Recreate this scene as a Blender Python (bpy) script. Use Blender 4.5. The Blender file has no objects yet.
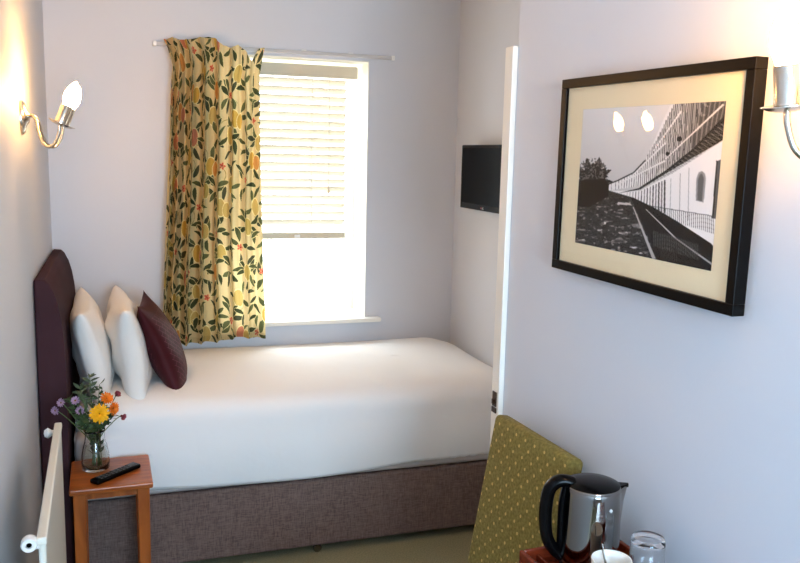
import bpy, bmesh, math, random
import numpy as np
from mathutils import Vector, Matrix
random.seed(7)
rng = np.random.default_rng(11)
C = bpy.context.scene.collection
PI = math.pi

# ------------------------------------------------------------------ helpers
def lin(c):
    return tuple(((v/255)/12.92 if v/255 <= .04045 else ((v/255+.055)/1.055)**2.4) for v in c)

def mat(name, rgb, rough=.6, metal=0., noise=None, bump=None, **kw):
    """noise=(scale, amount), bump=(scale, strength, distance)"""
    m = bpy.data.materials.new(name); m.use_nodes = True
    nt = m.node_tree; b = nt.nodes['Principled BSDF']
    col = lin(rgb)
    b.inputs['Base Color'].default_value = (*col, 1)
    b.inputs['Roughness'].default_value = rough
    b.inputs['Metallic'].default_value = metal
    for k, v in kw.items():
        b.inputs[k.replace('_', ' ')].default_value = v
    if noise or bump:
        tc = nt.nodes.new('ShaderNodeTexCoord')
    if noise:
        n = nt.nodes.new('ShaderNodeTexNoise'); n.inputs['Scale'].default_value = noise[0]
        n.inputs['Detail'].default_value = 5
        r = nt.nodes.new('ShaderNodeMapRange')
        r.inputs['From Min'].default_value = .3; r.inputs['From Max'].default_value = .7
        r.inputs['To Min'].default_value = 1-noise[1]; r.inputs['To Max'].default_value = 1+noise[1]
        mx = nt.nodes.new('ShaderNodeVectorMath'); mx.operation = 'SCALE'
        mx.inputs[0].default_value = col
        nt.links.new(tc.outputs['Object'], n.inputs['Vector'])
        nt.links.new(n.outputs['Fac'], r.inputs['Value'])
        nt.links.new(r.outputs['Result'], mx.inputs['Scale'])
        nt.links.new(mx.outputs['Vector'], b.inputs['Base Color'])
    if bump:
        n2 = nt.nodes.new('ShaderNodeTexNoise'); n2.inputs['Scale'].default_value = bump[0]
        n2.inputs['Detail'].default_value = 4
        bp = nt.nodes.new('ShaderNodeBump'); bp.inputs['Strength'].default_value = bump[1]
        bp.inputs['Distance'].default_value = bump[2]
        nt.links.new(tc.outputs['Object'], n2.inputs['Vector'])
        nt.links.new(n2.outputs['Fac'], bp.inputs['Height'])
        nt.links.new(bp.outputs['Normal'], b.inputs['Normal'])
    return m

def wood(name, dark, light, rough, scale=(3, 40, 40)):
    m = bpy.data.materials.new(name); m.use_nodes = True
    nt = m.node_tree; b = nt.nodes['Principled BSDF']; b.inputs['Roughness'].default_value = rough
    tc = nt.nodes.new('ShaderNodeTexCoord'); mp = nt.nodes.new('ShaderNodeMapping')
    mp.inputs['Scale'].default_value = scale
    n = nt.nodes.new('ShaderNodeTexNoise'); n.inputs['Scale'].default_value = 1.6
    n.inputs['Detail'].default_value = 6; n.inputs['Distortion'].default_value = .6
    cr = nt.nodes.new('ShaderNodeValToRGB')
    cr.color_ramp.elements[0].position = .32; cr.color_ramp.elements[0].color = (*lin(dark), 1)
    cr.color_ramp.elements[1].position = .68; cr.color_ramp.elements[1].color = (*lin(light), 1)
    nt.links.new(tc.outputs['Object'], mp.inputs['Vector']); nt.links.new(mp.outputs['Vector'], n.inputs['Vector'])
    nt.links.new(n.outputs['Fac'], cr.inputs['Fac']); nt.links.new(cr.outputs['Color'], b.inputs['Base Color'])
    return m

def weave(name, c1, c2, rough=.9, scale=450, bumpd=.0006):
    """two-tone woven cloth"""
    m = bpy.data.materials.new(name); m.use_nodes = True
    nt = m.node_tree; b = nt.nodes['Principled BSDF']; b.inputs['Roughness'].default_value = rough
    tc = nt.nodes.new('ShaderNodeTexCoord')
    out = []
    for s in ((scale, scale*.08, scale*.08), (scale*.08, scale*.08, scale)):
        mp = nt.nodes.new('ShaderNodeMapping'); mp.inputs['Scale'].default_value = s
        n = nt.nodes.new('ShaderNodeTexNoise'); n.inputs['Scale'].default_value = 1.; n.inputs['Detail'].default_value = 2
        nt.links.new(tc.outputs['Object'], mp.inputs['Vector']); nt.links.new(mp.outputs['Vector'], n.inputs['Vector'])
        out.append(n.outputs['Fac'])
    ad = nt.nodes.new('ShaderNodeMath'); ad.operation = 'ADD'
    nt.links.new(out[0], ad.inputs[0]); nt.links.new(out[1], ad.inputs[1])
    r = nt.nodes.new('ShaderNodeMapRange'); r.inputs['From Min'].default_value = .75; r.inputs['From Max'].default_value = 1.25
    nt.links.new(ad.outputs[0], r.inputs['Value'])
    mx = nt.nodes.new('ShaderNodeMix'); mx.data_type = 'RGBA'
    mx.inputs['A'].default_value = (*lin(c1), 1); mx.inputs['B'].default_value = (*lin(c2), 1)
    nt.links.new(r.outputs['Result'], mx.inputs['Factor']); nt.links.new(mx.outputs['Result'], b.inputs['Base Color'])
    bp = nt.nodes.new('ShaderNodeBump'); bp.inputs['Distance'].default_value = bumpd; bp.inputs['Strength'].default_value = .6
    nt.links.new(r.outputs['Result'], bp.inputs['Height']); nt.links.new(bp.outputs['Normal'], b.inputs['Normal'])
    return m

def link(name, me, m, parent=None, smooth=False, loc=None, rot=None):
    o = bpy.data.objects.new(name, me); C.objects.link(o)
    if m: me.materials.append(m)
    if smooth:
        me.polygons.foreach_set('use_smooth', [True]*len(me.polygons))
    if parent: o.parent = parent
    if loc: o.location = loc
    if rot: o.rotation_euler = rot
    return o

def obj(name, bm, m, parent=None, smooth=False, **k):
    bmesh.ops.recalc_face_normals(bm, faces=bm.faces[:])
    me = bpy.data.meshes.new(name); bm.to_mesh(me); bm.free()
    o = link(name, me, m, parent, smooth, **k)
    if smooth == 'auto':
        me.set_sharp_from_angle(angle=R(38))
    return o

def R(d): return math.radians(d)

def thing(name, label, cat, loc=(0, 0, 0), rotz=0, group=None):
    o = bpy.data.objects.new(name, None); C.objects.link(o)
    o.empty_display_size = .05
    o.location = loc; o.rotation_euler = (0, 0, rotz)
    o['label'] = label; o['category'] = cat
    if group: o['group'] = group
    return o

def tag(o, label, cat, group=None):
    o['label'] = label; o['category'] = cat
    if group: o['group'] = group
    return o

def struct(o):
    o['kind'] = 'structure'; return o

def box(bm, x0, x1, y0, y1, z0, z1, bev=0, seg=2, M=None):
    r = bmesh.ops.create_cube(bm, size=1)
    vs = r['verts']
    bmesh.ops.scale(bm, vec=(x1-x0, y1-y0, z1-z0), verts=vs)
    bmesh.ops.translate(bm, vec=((x0+x1)/2, (y0+y1)/2, (z0+z1)/2), verts=vs)
    if bev:
        es = list({e for v in vs for e in v.link_edges})
        rr = bmesh.ops.bevel(bm, geom=es, offset=bev, segments=seg, profile=.5, affect='EDGES')
        vs = list({v for f in rr['faces'] for v in f.verts} | {v for v in vs if v.is_valid})
    if M is not None:
        bmesh.ops.transform(bm, matrix=M, verts=[v for v in vs if v.is_valid])
    return vs

def nb(): return bmesh.new()

def prism_y(bm, pts, y0, y1, bev=0):
    """polygon in (x, z) pushed along y"""
    a = [bm.verts.new((x, y0, z)) for x, z in pts]; b = [bm.verts.new((x, y1, z)) for x, z in pts]
    n = len(pts); fs = [bm.faces.new(a), bm.faces.new(b[::-1])]
    for i in range(n): bm.faces.new((a[i], b[i], b[(i+1) % n], a[(i+1) % n]))
    if bev:
        es = list(fs[0].edges)+list(fs[1].edges)
        bmesh.ops.bevel(bm, geom=es, offset=bev, segments=3, profile=.5, affect='EDGES')

def lathe(bm, prof, seg=32, c=(0, 0, 0), M=None, cap=True):
    rings = []
    T = Matrix.Translation(c) @ (M if M is not None else Matrix())
    for r, z in prof:
        if r < 1e-6:
            rings.append([bm.verts.new(T @ Vector((0, 0, z)))])
        else:
            rings.append([bm.verts.new(T @ Vector((r*math.cos(2*PI*i/seg), r*math.sin(2*PI*i/seg), z))) for i in range(seg)])
    for a, b in zip(rings, rings[1:]):
        for i in range(seg):
            j = (i+1) % seg
            if len(a) == 1 and len(b) == 1: break
            if len(a) == 1: bm.faces.new((a[0], b[j], b[i]))
            elif len(b) == 1: bm.faces.new((a[i], a[j], b[0]))
            else: bm.faces.new((a[i], a[j], b[j], b[i]))
    if cap:
        if len(rings[0]) > 1: bm.faces.new(rings[0][::-1])
        if len(rings[-1]) > 1: bm.faces.new(rings[-1])

def smoothpath(pts, n=6):
    P = [Vector(p) for p in pts]; out = []
    for i in range(len(P)-1):
        p0 = P[max(i-1, 0)]; p1 = P[i]; p2 = P[i+1]; p3 = P[min(i+2, len(P)-1)]
        for k in range(n):
            t = k/n
            out.append(.5*((2*p1)+(p2-p0)*t+(2*p0-5*p1+4*p2-p3)*t*t+(3*p1-p0-3*p2+p3)*t**3))
    out.append(P[-1]); return out

def tube(bm, pts, rad, seg=10, flat=None, cap=True):
    """rad: number or list; flat=(a,b) elliptic factors"""
    P = [Vector(p) for p in pts]; n = len(P)
    rad = rad if isinstance(rad, (list, tuple)) else [rad]*n
    t0 = (P[1]-P[0]).normalized()
    up = Vector((0, 1, 0)) if abs(t0.y) < .9 else Vector((1, 0, 0))
    u = (up - t0*up.dot(t0)).normalized(); rings = []
    fa, fb = flat or (1, 1)
    for i in range(n):
        t = (P[min(i+1, n-1)]-P[max(i-1, 0)]).normalized()
        u = (u - t*u.dot(t)).normalized(); v = t.cross(u)
        rings.append([bm.verts.new(P[i]+rad[i]*(fa*u*math.cos(2*PI*k/seg)+fb*v*math.sin(2*PI*k/seg))) for k in range(seg)])
    for a, b in zip(rings, rings[1:]):
        for k in range(seg):
            j = (k+1) % seg; bm.faces.new((a[k], a[j], b[j], b[k]))
    if cap:
        bm.faces.new(rings[0][::-1]); bm.faces.new(rings[-1])

def grid_mesh(name, X, Y, Z, wrap=False):
    """arrays (n,m) -> mesh"""
    n, m = X.shape
    co = np.stack([X, Y, Z], -1).reshape(-1, 3).astype(np.float32)
    i, j = np.meshgrid(np.arange(n-1), np.arange(m-1 if not wrap else m), indexing='ij')
    j2 = (j+1) % m
    q = np.stack([i*m+j, (i+1)*m+j, (i+1)*m+j2, i*m+j2], -1).reshape(-1, 4)
    me = bpy.data.meshes.new(name)
    me.vertices.add(len(co)); me.vertices.foreach_set('co', co.ravel())
    me.loops.add(q.size); me.loops.foreach_set('vertex_index', q.ravel().astype(np.int32))
    me.polygons.add(len(q)); me.polygons.foreach_set('loop_start', np.arange(0, q.size, 4, dtype=np.int32))
    me.update(calc_edges=True)
    return me

def paint(me, rgb):
    """per-vertex print colours, rgb array (N,3) in 0..255 sRGB"""
    a = me.color_attributes.new('print', 'FLOAT_COLOR', 'POINT')
    v = rgb.reshape(-1, 3)/255.
    l = np.where(v <= .04045, v/12.92, ((v+.055)/1.055)**2.4)
    a.data.foreach_set('color', np.concatenate([l, np.ones((len(l), 1))], 1).astype(np.float32).ravel())

def print_mat(name, rough=.8, translucent=0.):
    m = bpy.data.materials.new(name); m.use_nodes = True
    nt = m.node_tree; b = nt.nodes['Principled BSDF']; b.inputs['Roughness'].default_value = rough
    b.inputs['Specular IOR Level'].default_value = .1
    at = nt.nodes.new('ShaderNodeAttribute'); at.attribute_name = 'print'
    nt.links.new(at.outputs['Color'], b.inputs['Base Color'])
    if translucent:
        tr = nt.nodes.new('ShaderNodeBsdfTranslucent'); mx = nt.nodes.new('ShaderNodeMixShader')
        mx.inputs[0].default_value = translucent
        nt.links.new(at.outputs['Color'], tr.inputs['Color'])
        nt.links.new(b.outputs[0], mx.inputs[1]); nt.links.new(tr.outputs[0], mx.inputs[2])
        nt.links.new(mx.outputs[0], nt.nodes['Material Output'].inputs['Surface'])
    return m

def clear_glass(name, tint=(1, 1, 1), strength=1.0, rough=.0):
    """thin pane: lets light straight through, mirrors at grazing angles"""
    m = bpy.data.materials.new(name); m.use_nodes = True
    nt = m.node_tree; nt.nodes.remove(nt.nodes['Principled BSDF'])
    t = nt.nodes.new('ShaderNodeBsdfTransparent'); t.inputs[0].default_value = (*tint, 1)
    g = nt.nodes.new('ShaderNodeBsdfGlossy'); g.inputs['Roughness'].default_value = rough
    f = nt.nodes.new('ShaderNodeFresnel')
    ge = nt.nodes.new('ShaderNodeNewGeometry'); ir = nt.nodes.new('ShaderNodeMapRange')
    ir.inputs['To Min'].default_value = 1.5; ir.inputs['To Max'].default_value = 1/1.5
    nt.links.new(ge.outputs['Backfacing'], ir.inputs['Value']); nt.links.new(ir.outputs['Result'], f.inputs[0])
    mu = nt.nodes.new('ShaderNodeMath'); mu.operation = 'MULTIPLY'; mu.inputs[1].default_value = strength; mu.use_clamp = True
    mx = nt.nodes.new('ShaderNodeMixShader')
    nt.links.new(f.outputs[0], mu.inputs[0]); nt.links.new(mu.outputs[0], mx.inputs[0])
    nt.links.new(t.outputs[0], mx.inputs[1]); nt.links.new(g.outputs[0], mx.inputs[2])
    nt.links.new(mx.outputs[0], nt.nodes['Material Output'].inputs['Surface'])
    return m

# ------------------------------------------------------------------ materials
M_wall = mat('painted_plaster', (206, 209, 216), .55, noise=(2.2, .015), bump=(90, .12, .002))
M_ceil = mat('ceiling_paint', (225, 224, 220), .8)
M_carpet = mat('olive_carpet', (142, 138, 108), .95, noise=(160, .22), bump=(300, .8, .004))
M_gloss = mat('white_gloss_paint', (236, 232, 222), .3)
M_lining = mat('white_window_paint', (238, 235, 225), .45)
M_blind = mat('cream_blind_wood', (204, 194, 172), .45)
M_black = mat('black_plastic', (4, 4, 5), .2, Specular_IOR_Level=.12)
M_screen = mat('dark_screen_glass', (2, 2, 3), .35, Specular_IOR_Level=.05)
M_frame = mat('black_wood_frame', (6, 4, 3), .35, Specular_IOR_Level=.12)
M_mount = mat('cream_mount_card', (232, 216, 180), .85)
M_nickel = mat('satin_nickel', (205, 196, 182), .2, 1.)
M_chrome = mat('polished_steel', (138, 133, 128), .05, 1.)
M_sheet = mat('white_cotton', (240, 240, 240), .8, bump=(9, .25, .012))
M_pillow = mat('white_pillow_cotton', (236, 234, 230), .8, bump=(14, .35, .012))
M_base = weave('brown_divan_cloth', (88, 70, 66), (128, 106, 98))
M_matt = mat('grey_mattress_border', (196, 190, 190), .9)
M_velvet = mat('aubergine_velvet', (64, 40, 45), .85, noise=(5, .15), bump=(60, .2, .002), Specular_IOR_Level=.15)
M_rad = mat('radiator_enamel', (222, 220, 208), .35)
M_valve = mat('white_plastic', (235, 235, 232), .35)
M_table = wood('orange_oak_varnish', (128, 60, 20), (178, 96, 38), .3, (14, 14, 2.5))
M_tabtop = wood('orange_oak_top', (138, 66, 22), (184, 100, 40), .28, (3, 26, 26))
M_mahog = wood('red_mahogany', (84, 26, 12), (132, 50, 24), .22, (4, 30, 30))
M_darkwood = wood('dark_chair_wood', (58, 34, 20), (88, 52, 30), .4)
M_china = mat('white_china', (240, 238, 232), .12)
M_green = mat('leaf_green', (58, 78, 44), .6, noise=(40, .3))
M_olive = mat('grey_green_leaf', (86, 96, 66), .6, noise=(40, .3))
M_stem = mat('flower_stem', (84, 104, 52), .6)
M_yellow = mat('yellow_petal', (250, 188, 14), .55, noise=(60, .1))
M_orange = mat('orange_petal', (240, 128, 16), .55, noise=(60, .12))
M_mauve = mat('mauve_petal', (172, 140, 170), .6)
M_pink = mat('dusky_pink_petal', (150, 62, 72), .6)
M_eye = mat('flower_eye', (120, 92, 20), .8)
M_redeye = mat('brown_flower_eye', (96, 44, 22), .8)
M_water = clear_glass('vase_water', (.90, .94, .90), .6)
M_pane = clear_glass('window_glass', (.97, .98, .98), .8)
M_pglass = clear_glass('picture_glass', (1, 1, 1), .28)
M_track = mat('clear_track_plastic', (196, 194, 194), .25)
M_brass = mat('aged_latch_metal', (70, 48, 32), .4, .8)
M_keys = mat('grey_remote_keys', (62, 62, 64), .5)
M_logo = mat('pale_logo_print', (190, 188, 186), .4)
M_red = mat('maroon_logo_print', (150, 40, 60), .4)

M_glass = bpy.data.materials.new('drinking_glass'); M_glass.use_nodes = True
b = M_glass.node_tree.nodes['Principled BSDF']; b.inputs['Transmission Weight'].default_value = 1
b.inputs['Roughness'].default_value = .0; b.inputs['IOR'].default_value = 1.45
b.inputs['Base Color'].default_value = (.96, .97, .98, 1)

M_bulb = bpy.data.materials.new('lit_bulb_glass'); M_bulb.use_nodes = True
b = M_bulb.node_tree.nodes['Principled BSDF']
b.inputs['Base Color'].default_value = (1, .9, .7, 1)
b.inputs['Emission Color'].default_value = (1, .50, .15, 1); b.inputs['Emission Strength'].default_value = 200

# ------------------------------------------------------------------ room shell
NW = .0495                                    # the near right-hand wall is not quite square
CX, CY = 1.342, -2.0866                      # its outer corner
def wallx(y): return CX + math.tan(NW)*(CY-y)
H = 2.62; YB = -5.5
bm = nb(); box(bm, -.3, 2.5, YB-.3, .45, -.1, 0); struct(obj('floor', bm, M_carpet))
bm = nb(); box(bm, -.3, 2.5, YB-.3, .45, H, H+.1); struct(obj('ceiling', bm, M_ceil))
WX0, WX1, WZ0, WZ1 = .80, 1.535, .835, 2.163
bm = nb()
box(bm, -.3, WX0, 0, .3, 0, H); box(bm, WX1, 2.5, 0, .3, 0, H)
box(bm, WX0, WX1, 0, .3, 0, WZ0-.02); box(bm, WX0, WX1, 0, .3, WZ1, H)
struct(obj('wall_back', bm, M_wall))
bm = nb(); box(bm, -.3, 0, YB, 0, 0, H); struct(obj('wall_left', bm, M_wall))
bm = nb(); box(bm, 2.03, 2.3, CY, 0, 0, H); struct(obj('wall_right', bm, M_wall))
bm = nb()
pts = [(CX, CY), (2.3, CY), (2.3, YB), (wallx(YB), YB)]
a = [bm.verts.new((x, y, 0)) for x, y in pts]; c = [bm.verts.new((x, y, H)) for x, y in pts]
bm.faces.new(a); bm.faces.new(c[::-1])
for i in range(4): bm.faces.new((a[i], c[i], c[(i+1) % 4], a[(i+1) % 4]))
struct(obj('wall_near_right', bm, M_wall))
# rear wall, behind the camera, with a window opening added for cool fill light
RX0, RX1, RZ0, RZ1 = .25, 1.3, .9, 2.2
bm = nb()
box(bm, -.3, RX0, YB-.3, YB, 0, H); box(bm, RX1, 2.3, YB-.3, YB, 0, H)
box(bm, RX0, RX1, YB-.3, YB, 0, RZ0); box(bm, RX0, RX1, YB-.3, YB, RZ1, H)
struct(obj('wall_rear', bm, M_wall))
def sash(name, x0, x1, z0, z1, y0, y1, split):
    bm = nb(); w = .045
    for z in (z0, z1-w): box(bm, x0, x1, y0, y1, z, z+w, .004)
    for x in (x0, x1-w): box(bm, x, x+w, y0+.001, y1-.001, z0+w, z1-w)
    box(bm, x0+w, x1-w, y0, y1, split, split+.035, .004)
    o = struct(obj(name, bm, M_lining))
    bm = nb(); box(bm, x0+w, x1-w, (y0+y1)/2-.002, (y0+y1)/2+.002, z0+w, z1-w)
    obj('window_pane', bm, M_pane, o)
    return o
sash('window_1', WX0, WX1, WZ0, WZ1, .24, .285, 1.49)
sash('added_fill_window', RX0, RX1, RZ0, RZ1, YB-.2, YB-.15, 1.55)  # unseen sash, put in to brighten the room from behind
# white painted lining of the window recess
bm = nb(); e = .004
box(bm, WX0, WX0+e, .001, .24, WZ0, WZ1); box(bm, WX1-e, WX1, .001, .24, WZ0, WZ1)
box(bm, WX0+e, WX1-e, .001, .24, WZ1-e, WZ1)
struct(obj('trim_1', bm, M_lining))
bm = nb(); box(bm, .74, 1.61, -.055, .0, WZ0-.022, WZ0, .006); box(bm, WX0+.001, WX1-.001, -.001, .24, WZ0-.019, WZ0)
struct(obj('trim_2', bm, M_gloss))                       # window board
bm = nb(); box(bm, .0, .016, -5.45, -1.0, 0, .12, .004); struct(obj('baseboard_left', bm, M_gloss))

# door leaf standing open behind the outer corner, seen on its latch edge
bm = nb(); box(bm, 1.3275, 2.02, CY+.0015, CY+.050, .008, 1.995, .0025)
d = struct(obj('door_1', bm, M_gloss))
bm = nb(); box(bm, 1.325, 1.3277, CY+.014, CY+.038, .974, 1.018); box(bm, 1.324, 1.3277, CY+.012, CY+.040, .956, .971)
box(bm, 1.3195, 1.3255, CY+.020, CY+.032, .982, .996, .001)
obj('latch_plate', bm, M_brass, d)

# ------------------------------------------------------------------ curtain track and curtain
t = thing('curtain_track', 'thin pale curtain track fixed to the wall above the window', 'curtain track', (1.07, -.02, 2.184))
bm = nb(); box(bm, -.59, .58, -.024, -.012, -.011, .007, .003); obj('rail', bm, M_track, t)
for x in (-.59, .58):
    bm = nb(); box(bm, x-.008, x+.008, -.028, -.008, -.014, .01, .003); obj('end_stop', bm, M_valve, t)
for x in (-.45, .12, .36):
    bm = nb(); box(bm, x-.012, x+.012, -.012, .02, -.004, .014, .002); obj('bracket', bm, M_valve, t)

def ss(a, b, x):
    t = np.clip((x-a)/(b-a), 0, 1); return t*t*(3-2*t)

NU, NV = 400, 760
s = np.linspace(0, 1, NU)[None, :]; tt = np.linspace(0, 1, NV)[:, None]
tz = [0, .09, .2, .34, .43, .53, .58, .65, .73, .82, .89, .94, 1.]
top = np.interp(s, tz, [2.192, 2.206, 2.198, 2.213, 2.219, 2.211, 2.186, 2.172, 2.192, 2.158, 2.12, 2.180, 2.186])
bot = np.interp(s, [0, .2, .6, .7, 1], [.765, .752, .760, .775, .765])
ztop = top; Z = ztop*(1-tt)+bot*tt
h = (2.2-Z)                                              # distance below the heading
left = np.interp(h, [0, .05, .12, .25, .42, .8, 1.45], [.512, .535, .553, .543, .535, .512, .480])
right = np.interp(h, [0, .06, .16, .5, 1., 1.45], [.985, .972, .957, .960, .972, .985])
ph = np.maximum(s + .012*np.sin(9*tt+3*s), 0)+.0001
g = np.interp(s, [0, .1, .45, 1], [1.15, 1.15, .75, .5])
amp = (.022+.022*ss(0, .25, tt))*g
fold = (np.sin(2*PI*(7.2*ph**.8)+.6)*.8+.45*np.sin(2*PI*13.5*ph+1.7)*(1-.6*tt)+.2*np.sin(2*PI*23*ph)*(1-ss(0, .12, tt)))
X = left+(right-left)*(s+.012*np.sin(2*PI*7.2*ph**.8+2.)*(1-s)*s*4)
Y = -.095-fold*amp-.012*ss(.0, .1, .1-tt)
me = grid_mesh('curtain', X, Y, Z+0*s)
# fabric coordinates for the print: arc length across, height down
seg = np.sqrt(np.diff(X, axis=1)**2+np.diff(Y, axis=1)**2)
U = np.concatenate([np.zeros((NV, 1)), np.cumsum(seg, 1)], 1)
U = U[380:381]*1.0+0*X                                   # same printed cloth all the way down
V = h+0*X
img = np.zeros((NV, NU, 3)); img[:] = (214, 192, 142)
img += (2.5*np.sin(U*900)+2.5*np.sin(V*880))[..., None]
def stamp(fn, cx, cy, ang, rad, colf):
    rows = np.where(np.abs(V[:, NU//2]-cy) < rad+.06)[0]
    if len(rows) == 0: return
    r0, r1 = rows[0], rows[-1]+1
    du = U[r0:r1]-cx; dv = V[r0:r1]-cy
    ca, sa = math.cos(ang), math.sin(ang)
    a = du*ca+dv*sa; b_ = -du*sa+dv*ca
    m = fn(a, b_)
    sub = img[r0:r1]
    c = colf(a, b_) if callable(colf) else np.broadcast_to(np.array(colf, float), sub.shape)
    sub[m] = c[m]
def leaf(cx, cy, ang, L, W, col):
    k = random.uniform(-1, 1)*W*.9
    def f(a, b_):
        bb = b_-k*(1-(a/L)**2)
        return (np.abs(a) < L) & (np.abs(bb) < W*(1-(a/L)**2)**.8*(1+.35*a/L))
    stamp(f, cx, cy, ang, L, tuple(np.array((226, 208, 150))*1.0))
    def f2(a, b_):
        bb = b_-k*(1-(a/L)**2)
        return (np.abs(a) < L*.93) & (np.abs(bb) < W*.82*(1-(np.clip(a/L/.93, -1, 1))**2)**.8*(1+.35*a/L))
    stamp(f2, cx, cy, ang, L, col)
def fruit(cx, cy, ang, L, W, col):
    stamp(lambda a, b_: (a/L/1.12)**2+(b_/W/1.12)**2 < 1, cx, cy, ang, L, (238, 222, 160))
    c = np.array(col, float)
    def cf(a, b_):
        q = .5+.5*np.sin(a*700)*np.sin(b_*700)
        return c[None, None]*(.93+.1*q[..., None])
    stamp(lambda a, b_: (a/L)**2+(b_/W)**2 < 1, cx, cy, ang, L, cf)
umax = float(U.max())
greens = [(78, 82, 52), (64, 70, 46), (92, 96, 62), (72, 74, 54)]
fruits = [(206, 164, 78), (196, 166, 92), (212, 148, 80), (206, 132, 100), (200, 170, 100)]
# curling stems
for k in range(34):
    cx = random.uniform(0, umax); cy = random.uniform(0, 1.45); r = random.uniform(.03, .06)
    a0 = random.uniform(-PI, PI)
    def f(a, b_, r=r, a0=a0):
        rr = np.hypot(a, b_); an = np.arctan2(b_, a)
        return (np.abs(rr-r) < .0016) & (np.abs(an) < 1.7)
    stamp(f, cx, cy, a0, r, (150, 128, 70))
sites = []
row = 0; cy = .02
while cy < 1.5:
    for cx in np.arange(.02+(row % 2)*.07, umax+.05, .14):
        sites.append((cx+random.uniform(-.02, .02), cy+random.uniform(-.025, .025)))
    cy += .108; row += 1
for i, (cx, cy) in enumerate(sites):
    a0 = random.uniform(0, 2*PI); n = random.choice((4, 5, 6))
    for k in range(n):
        an = a0+k*2*PI/n*random.uniform(.85, 1.1); L = random.uniform(.032, .044)
        rr = L+random.uniform(.012, .024)
        leaf(cx+rr*math.cos(an), cy+rr*math.sin(an)*1.1, an+random.uniform(-.5, .5), L, random.uniform(.0110, .0165), random.choice(greens))
    t_ = i % 5
    if t_ in (0, 2):
        fruit(cx, cy, PI/2+random.uniform(-.25, .25), .042, .027, random.choice(fruits))
        if random.random() < .5: fruit(cx+.036, cy+.012, PI/2+.1, .036, .023, random.choice(fruits))
    elif t_ == 3:
        for k in range(5):
            an = k*2*PI/5; fruit(cx+.010*math.cos(an), cy+.010*math.sin(an), an, .009, .006, (206, 96, 72))
        fruit(cx, cy, 0, .005, .005, (150, 50, 40))
hem = (Z-bot) < .028
img[hem] *= .93
paint(me, img)
M_curt = print_mat('fruit_and_leaf_print_cloth', .85, .42)
o = link('curtain', me, M_curt, smooth=True)
tag(o, 'long pleated curtain printed with green leaves and orange fruit, hanging left of the window', 'curtain')

# ------------------------------------------------------------------ venetian blind
t = thing('venetian_blind', 'cream slatted venetian blind lowered over the upper half of the window', 'blind', (1.15, .12, 2.14))
bm = nb(); box(bm, -.335, .352, -.03, .035, -.062, 0, .003); obj('headrail', bm, M_blind, t)
bm = nb(); z = -.085
while z > -.845:
    A = Matrix.Translation((-.02, 0, z)) @ Matrix.Rotation(R(-38), 4, 'X')
    box(bm, -.315, .315, -.024, .024, -.0015, .0015, M=A); z -= .0425
obj('slats', bm, M_blind, t)
bm = nb(); box(bm, -.335, .297, -.024, .024, -.895, -.862, .004); obj('bottom_rail', bm, M_blind, t)
bm = nb(); box(bm, .02, .05, -.027, -.024, -.888, -.872, .001); obj('cord_button', bm, M_valve, t)
for x in (-.22, .11):
    bm = nb()
    for y in (-.027, .027): tube(bm, [(x, y, -.06), (x, y, -.87)], .0012, 6)
    obj('ladder_cord', bm, M_blind, t)
bm = nb(); tube(bm, [(.2, -.034, -.05), (.2, -.034, -.62)], .0015, 6); lathe(bm, [(0, -.66), (.006, -.655), (.004, -.62), (0, -.615)], 10, (.2, -.034, 0))
obj('pull_cord', bm, M_blind, t)

# ------------------------------------------------------------------ bed
t = thing('divan_bed', 'single divan bed with brown cloth base standing under the window', 'bed', (1.05, -.47, 0))
def L_(x, y, z): return (x-1.05, y+.47, z)
bm = nb(); box(bm, .115-1.05, 1.93-1.05, -.93+.47, -.03+.47, .035, .333, .012, 3); obj('divan_base', bm, M_base, t)
pr = [(0.003, .06), (0.003, 1.216), (.010, 1.222), (.040, 1.220), (.054, 1.206), (.070, 1.17), (.083, 1.12), (.092, 1.06), (.098, .98), (.100, .9), (.100, .06)]
bm = nb(); prism_y(bm, [(x-1.05, z) for x, z in pr], -.985+.47, -.012+.47, .010)
obj('headboard', bm, M_velvet, t, 'auto')
bm = nb(); box(bm, .099-1.05, .116-1.05, -.7+.47, -.3+.47, .06, .32); obj('headboard_strut', bm, M_darkwood, t)
for x in (.30, 1.07, 1.82):
    for y in (-.912, -.08):
        bm = nb()
        A = Matrix.Translation((x-1.05, y+.47, .019)) @ Matrix.Rotation(PI/2, 4, 'X')
        lathe(bm, [(0, -.009), (.015, -.009), (.019, -.005), (.019, .005), (.015, .009), (0, .009)], 16, M=A)
        tube(bm, [(x-1.05, y+.47, .018), (x-1.05, y+.47, .040)], .008, 8)
        obj('castor', bm, M_chrome, t, 'auto')
bm = nb(); box(bm, .118, 1.945, -.934, -.04, .336, .60, .03, 3)
tag(obj('mattress', bm, M_matt, None, 'auto'), 'thin grey edge of a mattress showing between white sheet and brown bed base', 'mattress')

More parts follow.
